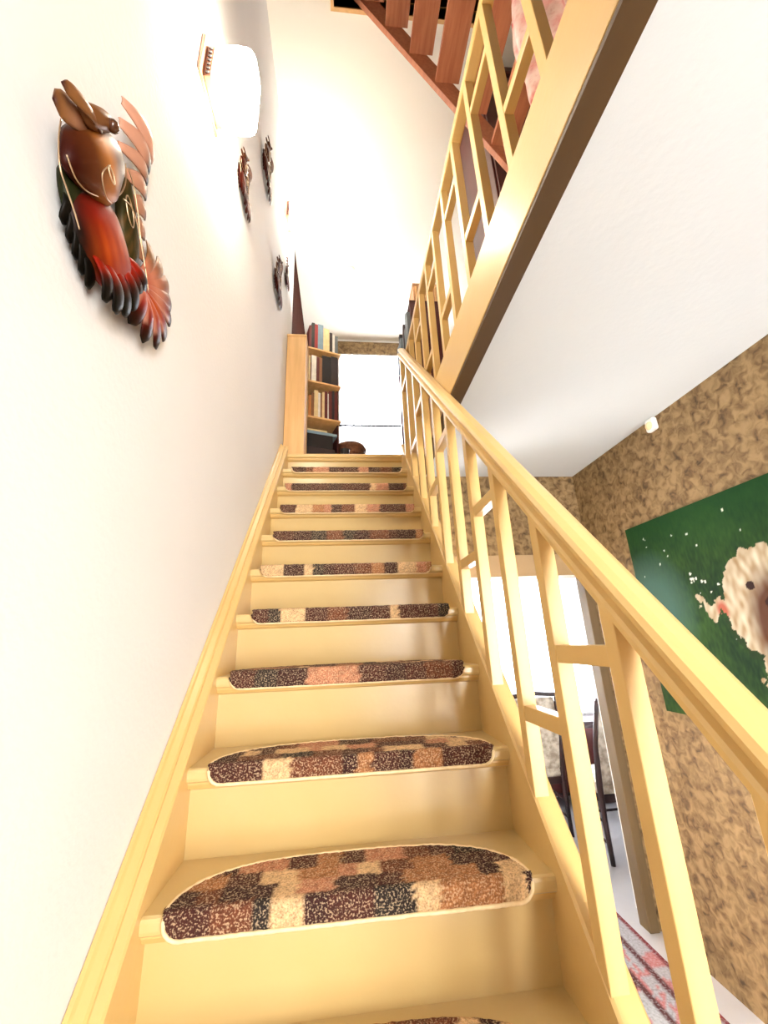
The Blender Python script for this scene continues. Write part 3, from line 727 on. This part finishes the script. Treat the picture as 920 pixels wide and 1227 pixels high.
for k in range(36):
    x = .37+k*.0335; y = YE-.045+.008*math.sin((x-.36)/1.2*12*2*math.pi); r = .0135
    hm.loft([[(x+r*math.sin(math.pi*q/4)*math.cos(u*math.pi/4)+1e-6*u, y+.5*r*math.sin(math.pi*q/4)*math.sin(u*math.pi/4), 4.025-r*math.cos(math.pi*q/4)) for u in range(8)] for q in range(5)])
hm.box(.36, 1.56, YE-.046, YE-.042, 4.012, 4.036)
o = hm.build('beaded_hem', 'dark_bead', t, smooth=True); o['kind'] = 'stuff'

# ---------------------------------------------------------------- upper storey furniture seen through the balustrade
ub = thing('upper_bookcase', 'dark maroon bookcase behind the landing balustrade', 'bookcase', (0, 0, 0))
UX0, UX1, UY0, UY1 = 1.05, 1.36, 2.02, 2.92
boxo('side_panel', 'maroon_wood', UX0, UX1, UY0, UY0+.02, ZU, 4.62, ub)
boxo('side_panel', 'maroon_wood', UX0, UX1, UY1-.02, UY1, ZU, 4.62, ub)
boxo('back_panel', 'maroon_wood', UX1-.01, UX1, UY0, UY1, ZU, 4.62, ub)
ush = [2.85, 3.28, 3.74, 4.19, 4.62]
for zz in ush: boxo('shelf', 'maroon_wood', UX0, UX1, UY0, UY1, zz-.018, zz, ub)
rng = random.Random(3)
names = ['grey', 'dark', 'blue', 'grey', 'black', 'grey', 'dark']
for si, zz in ((2, ush[2]), (3, ush[3])):
    y = UY0+.03; k = 0
    while y < UY1-.08 and k < 14:
        cn = names[(k+si) % 7]; w = rng.uniform(.03, .055); h = rng.uniform(.28, .40)
        # spine faces the stairwell (-x)
        o = book('%s spined book on maroon bookcase\'s %s shelf, %s from the stairs' % (cn, {2: 'lower', 3: 'upper'}[si], (ORD+['twelfth', 'thirteenth', 'fourteenth'])[k]), 'book_'+cn, w, h, .2, (UX0-.035+rng.uniform(-.012, .02), y+w, zz), -math.pi/2, group='books in the maroon bookcase')
        y += w+.002; k += 1
t = thing('wooden_box', 'ribbed wooden box on top of the maroon bookcase', 'box', (1.10, 2.04, 4.62))
boxo('body', 'box_wood', 0, .25, 0, .22, 0, .20, t, bevel=.004)
boxo('lid', 'box_wood', -.006, .256, -.006, .226, .20, .235, t, bevel=.004)
for k in range(5): boxo('rib', 'pine', .02+k*.048, .034+k*.048, -.006, .002, .008, .195, t)
# wardrobe
wd = thing('wardrobe', 'dark maroon wardrobe standing under the attic stair', 'wardrobe', (0, 0, ZU))
boxo('body', 'maroon_wood', 1.34, 1.90, .64, 1.20, 0, 2.42, wd, bevel=.005)
boxo('cornice', 'maroon_wood', 1.31, 1.92, .61, 1.22, 2.42, 2.48, wd, bevel=.008)
for k in range(2):
    d = boxo('door', 'maroon_wood', 1.352+k*.27, 1.615+k*.27, .622, .64, .06, 2.38, wd, bevel=.004)
    boxo('handle', 'brass', 1.585+k*.06, 1.60+k*.06, .605, .622, 1.0, 1.14, d)
# chest with ornaments
ch = thing('chest_of_drawers', 'orange brown chest of drawers behind the landing balustrade', 'chest', (0, 0, ZU))
boxo('body', 'box_wood', 1.42, 1.85, 1.62, 1.98, 0, 1.02, ch, bevel=.004)
boxo('top', 'box_wood', 1.40, 1.87, 1.60, 2.0, 1.02, 1.045, ch, bevel=.004)
for k in range(4):
    d = boxo('drawer', 'box_wood', 1.45, 1.82, 1.604, 1.62, .05+k*.24, .27+k*.24, ch, bevel=.004)
    MB().loft([[(1.635+.016*math.cos(u*math.pi/6), 1.604-q, .16+k*.24+.016*math.sin(u*math.pi/6)) for u in range(12)] for q in (0, .018)]).build('knob', 'brass', d)
def vase(label, loc, sc, m1, m2):
    t = thing('ornament', label, 'ornament', loc)
    MB().loft([ring(r*sc, z*sc, 18) for r, z in ((.05, 0), (.075, .05), (.08, .11), (.05, .17), (.03, .2))]).build('jar', m1, t, smooth=True)
    MB().loft([ring(r*sc, z*sc, 18) for r, z in ((.034, .2), (.05, .225), (.05, .26), (.035, .30), (.01, .315))]).build('stopper', m2, t, smooth=True)
vase('white ornament jar with dark stopper on the chest', (1.52, 1.72, ZU+1.045), 1.0, 'plastic_white', 'dark_wood')
vase('small red ornament jar on the chest', (1.68, 1.74, ZU+1.045), .8, 'book_red', 'book_orange')
# blanket and coat hanging from the attic stair
def hang(name, label, cat, m, x, y0, y1, z0, z1, colf, seed, waves=2.5):
    nx, nz = 28, 26; vs = []; cs = []; rg = random.Random(seed); ph = rg.random()*6
    for i in range(nx+1):
        for j in range(nz+1):
            u, v = i/nx, j/nz
            vs.append((x+.03*math.sin(u*waves*2*math.pi+ph)*(1-.6*v)+.012*math.sin(v*9+u*5), y0+(y1-y0)*(u+.04*math.sin(v*5+ph)*(1-v)), z0+(z1-z0)*v+.02*math.sin(u*7+ph)*(1-v))); cs.append(colf(u, v))
    fs = [(i*(nz+1)+j, (i+1)*(nz+1)+j, (i+1)*(nz+1)+j+1, i*(nz+1)+j+1) for i in range(nx) for j in range(nz)]
    o = MB().add(vs, fs, cs).build(name, m, None, smooth=True, fix=False)
    sd = o.modifiers.new('solid', 'SOLIDIFY'); sd.thickness = .012
    return tag(o, label, cat)
def bc(u, v):
    if v < .05 or v > .95: return (.55, .12, .10)
    k = (math.sin(u*22)*math.sin(v*30))
    return lerp3((.82, .62, .56), (.72, .22, .20), max(0, min(1, .2+.6*k)))
hang('blanket', 'pink and white patterned blanket hanging from the attic stair', 'blanket', 'blanket', 1.19, -.30, .02, 3.48, 4.22, bc, 2)
hang('coat', 'dark maroon coat hanging beside the pink blanket', 'coat', 'blanket', 1.16, -.56, -.40, 3.45, 4.20, lambda u, v: (.03, .005, .005), 9, 1.5)

# ---------------------------------------------------------------- lower hall and sunroom
def rug():
    x0, x1, y0, y1 = 1.0, 1.88, -.9, 1.85
    nx, ny = 60, 150; rg = random.Random(11); vs = []; cs = []
    import mathutils
    for i in range(nx+1):
        for j in range(ny+1):
            u, v = i/nx, j/ny
            du = min(u, 1-u)*.93; dv = min(v, 1-v)*2.32; d = min(du, dv)
            n = mathutils.noise.noise((u*9, v*22, 3)); n2 = mathutils.noise.noise((u*30, v*75, 8))
            if d < .03: c = (.15, .012, .016)
            elif d < .10: c = (.30, .29, .31) if n > -.1 else (.36, .13, .13)
            elif d < .13: c = (.06, .006, .008)
            elif d < .21: c = (.34, .11, .11) if n2 > .05 else (.26, .26, .28)
            elif d < .235: c = (.05, .006, .007)
            else: c = (.28, .29, .31) if n > .06 else ((.32, .11, .11) if n > -.18 else (.07, .008, .010))
            vs.append((x0+(x1-x0)*u, y0+(y1-y0)*v, .010+.001*n2)); cs.append(c)
    fs = [(i*(ny+1)+j, (i+1)*(ny+1)+j, (i+1)*(ny+1)+j+1, i*(ny+1)+j+1) for i in range(nx) for j in range(ny)]
    t = thing('patterned_rug', 'grey and pink patterned rug with dark red bands on the hall floor', 'rug', (0, 0, 0))
    MB().add(vs, fs, cs).build('pile', 'rug', t, fix=False)
    boxo('backing', 'pages', x0, x1, y0, y1, 0, .009, t)
    f = MB()
    for k in range(60):
        x = x0+.01+k*(x1-x0-.02)/59; f.tube([(x, y1-.005, .006), (x+.004, y1+.03, .004), (x+.002, y1+.055, .004)], .003, 5)
    o = f.build('fringe', 'cloth_white', t); o['kind'] = 'stuff'
rug()
def chair(label, loc, rz, group='upholstered chairs in the sunroom'):
    t = thing('upholstered_chair', label, 'chair', loc, group, rot=(0, 0, rz))
    # faces +x ; back at -x
    MB().box(-.22, .22, -.22, .22, .40, .48).build('seat', 'fabric_mottled', t, bevel=.025)
    MB().box(-.22, .22, -.215, .215, .355, .405).build('seat_rail', 'dark_wood', t, bevel=.006)
    rings = []
    for k in range(10):
        q = k/9; z = .46+.54*q; x = -.20-.10*q*q-.03*math.sin(q*math.pi); hw = .20*(1-.12*q**3)
        rings.append([(x-.022, -hw, z), (x-.022, hw, z), (x+.03, hw*.96, z), (x+.03, -hw*.96, z)])
    MB().loft(rings).build('backrest', 'fabric_mottled', t, bevel=.012)
    for s in (-1, 1):
        MB().tube([(-.215, s*.205, 0), (-.205, s*.205, .25), (-.215, s*.205, .45), (-.255, s*.205, .72), (-.335, s*.185, 1.02)], [.016, .019, .022, .018, .015], 8).build('leg', 'dark_wood', t, smooth=True)
        MB().tube([(.20, s*.195, 0), (.20, s*.195, .38)], [.015, .022], 8).build('leg', 'dark_wood', t, smooth=True)
        for h in (.12, .24): MB().tube([(-.205, s*.205, h), (.20, s*.195, h)], .009, 6).build('stretcher', 'dark_wood', t)
    MB().tube([(-.337, -.19, 1.02), (-.345, 0, 1.035), (-.337, .19, 1.02)], .018, 8).build('top_rail', 'dark_wood', t, smooth=True)
    MB().tube([(.20, -.195, .16), (.20, .195, .16)], .009, 6).build('stretcher', 'dark_wood', t)
chair('mottled upholstered chair with dark legs next to the brown jamb', (2.375, 2.335, 0), math.pi/2)
chair('mottled upholstered chair with dark legs in front of the dark sideboard', (1.925, 2.775, 0), math.pi/2)
sb = thing('sideboard', 'dark wooden sideboard under the sunroom window', 'sideboard', (0, 0, 0))
boxo('body', 'dark_wood', 1.45, 2.95, 3.05, 3.34, .10, .66, sb, bevel=.004)
boxo('top', 'dark_wood', 1.43, 2.97, 3.03, 3.36, .66, .69, sb, bevel=.004)
for x in (1.48, 2.88):
    for y in (3.08, 3.28): boxo('leg', 'dark_wood', x, x+.045, y, y+.045, 0, .10, sb)
for k in range(3):
    d = boxo('door', 'maroon_wood', 1.48+k*.485, 1.94+k*.485, 3.04, 3.05, .13, .63, sb, bevel=.003)
    boxo('handle', 'brass', 1.88+k*.485, 1.90+k*.485, 3.025, 3.04, .35, .42, d)
tb2 = thing('dining_table', 'dining table with a white cloth in the sunroom', 'table', (2.985, 2.34, 0))
boxo('tabletop', 'dark_wood', -.33, .33, -.5, .5, .71, .74, tb2, bevel=.004)
for sx in (-.28, .28):
    for sy in (-.44, .44): boxo('leg', 'dark_wood', sx-.025, sx+.025, sy-.025, sy+.025, 0, .71, tb2, bevel=.003)
mbc = MB().box(-.345, .345, -.515, .515, .741, .748).box(-.345, -.339, -.515, .515, .50, .745).box(.339, .345, -.515, .515, .50, .745).box(-.345, .345, -.515, -.509, .50, .745).box(-.345, .345, .509, .515, .50, .745)
o = mbc.build('tablecloth', 'cloth_white'); o.location = (2.985, 2.34, 0); tag(o, 'white cloth covering the sunroom dining table', 'tablecloth')
t = thing('window_curtain', 'grey brown drape and white sheer at the sunroom window', 'curtain', (0, 0, 0))
o = cloth(3.07, 3.33, .55, 2.17, SY-.06, .022, 4, 48, 8).build('drape', 'curtain_grey', t, smooth=True, fix=False)
sd = o.modifiers.new('solid', 'SOLIDIFY'); sd.thickness = .006
cloth(1.02, 3.08, .70, 2.17, SY-.018, .010, 20, 120, 8).build('sheer_cloth', 'sheer', t, smooth=True, fix=False)
MB().tube([(1.0, SY-.06, 2.185), (3.34, SY-.06, 2.185)], .012, 8).build('rod', 'dark_wood', t)
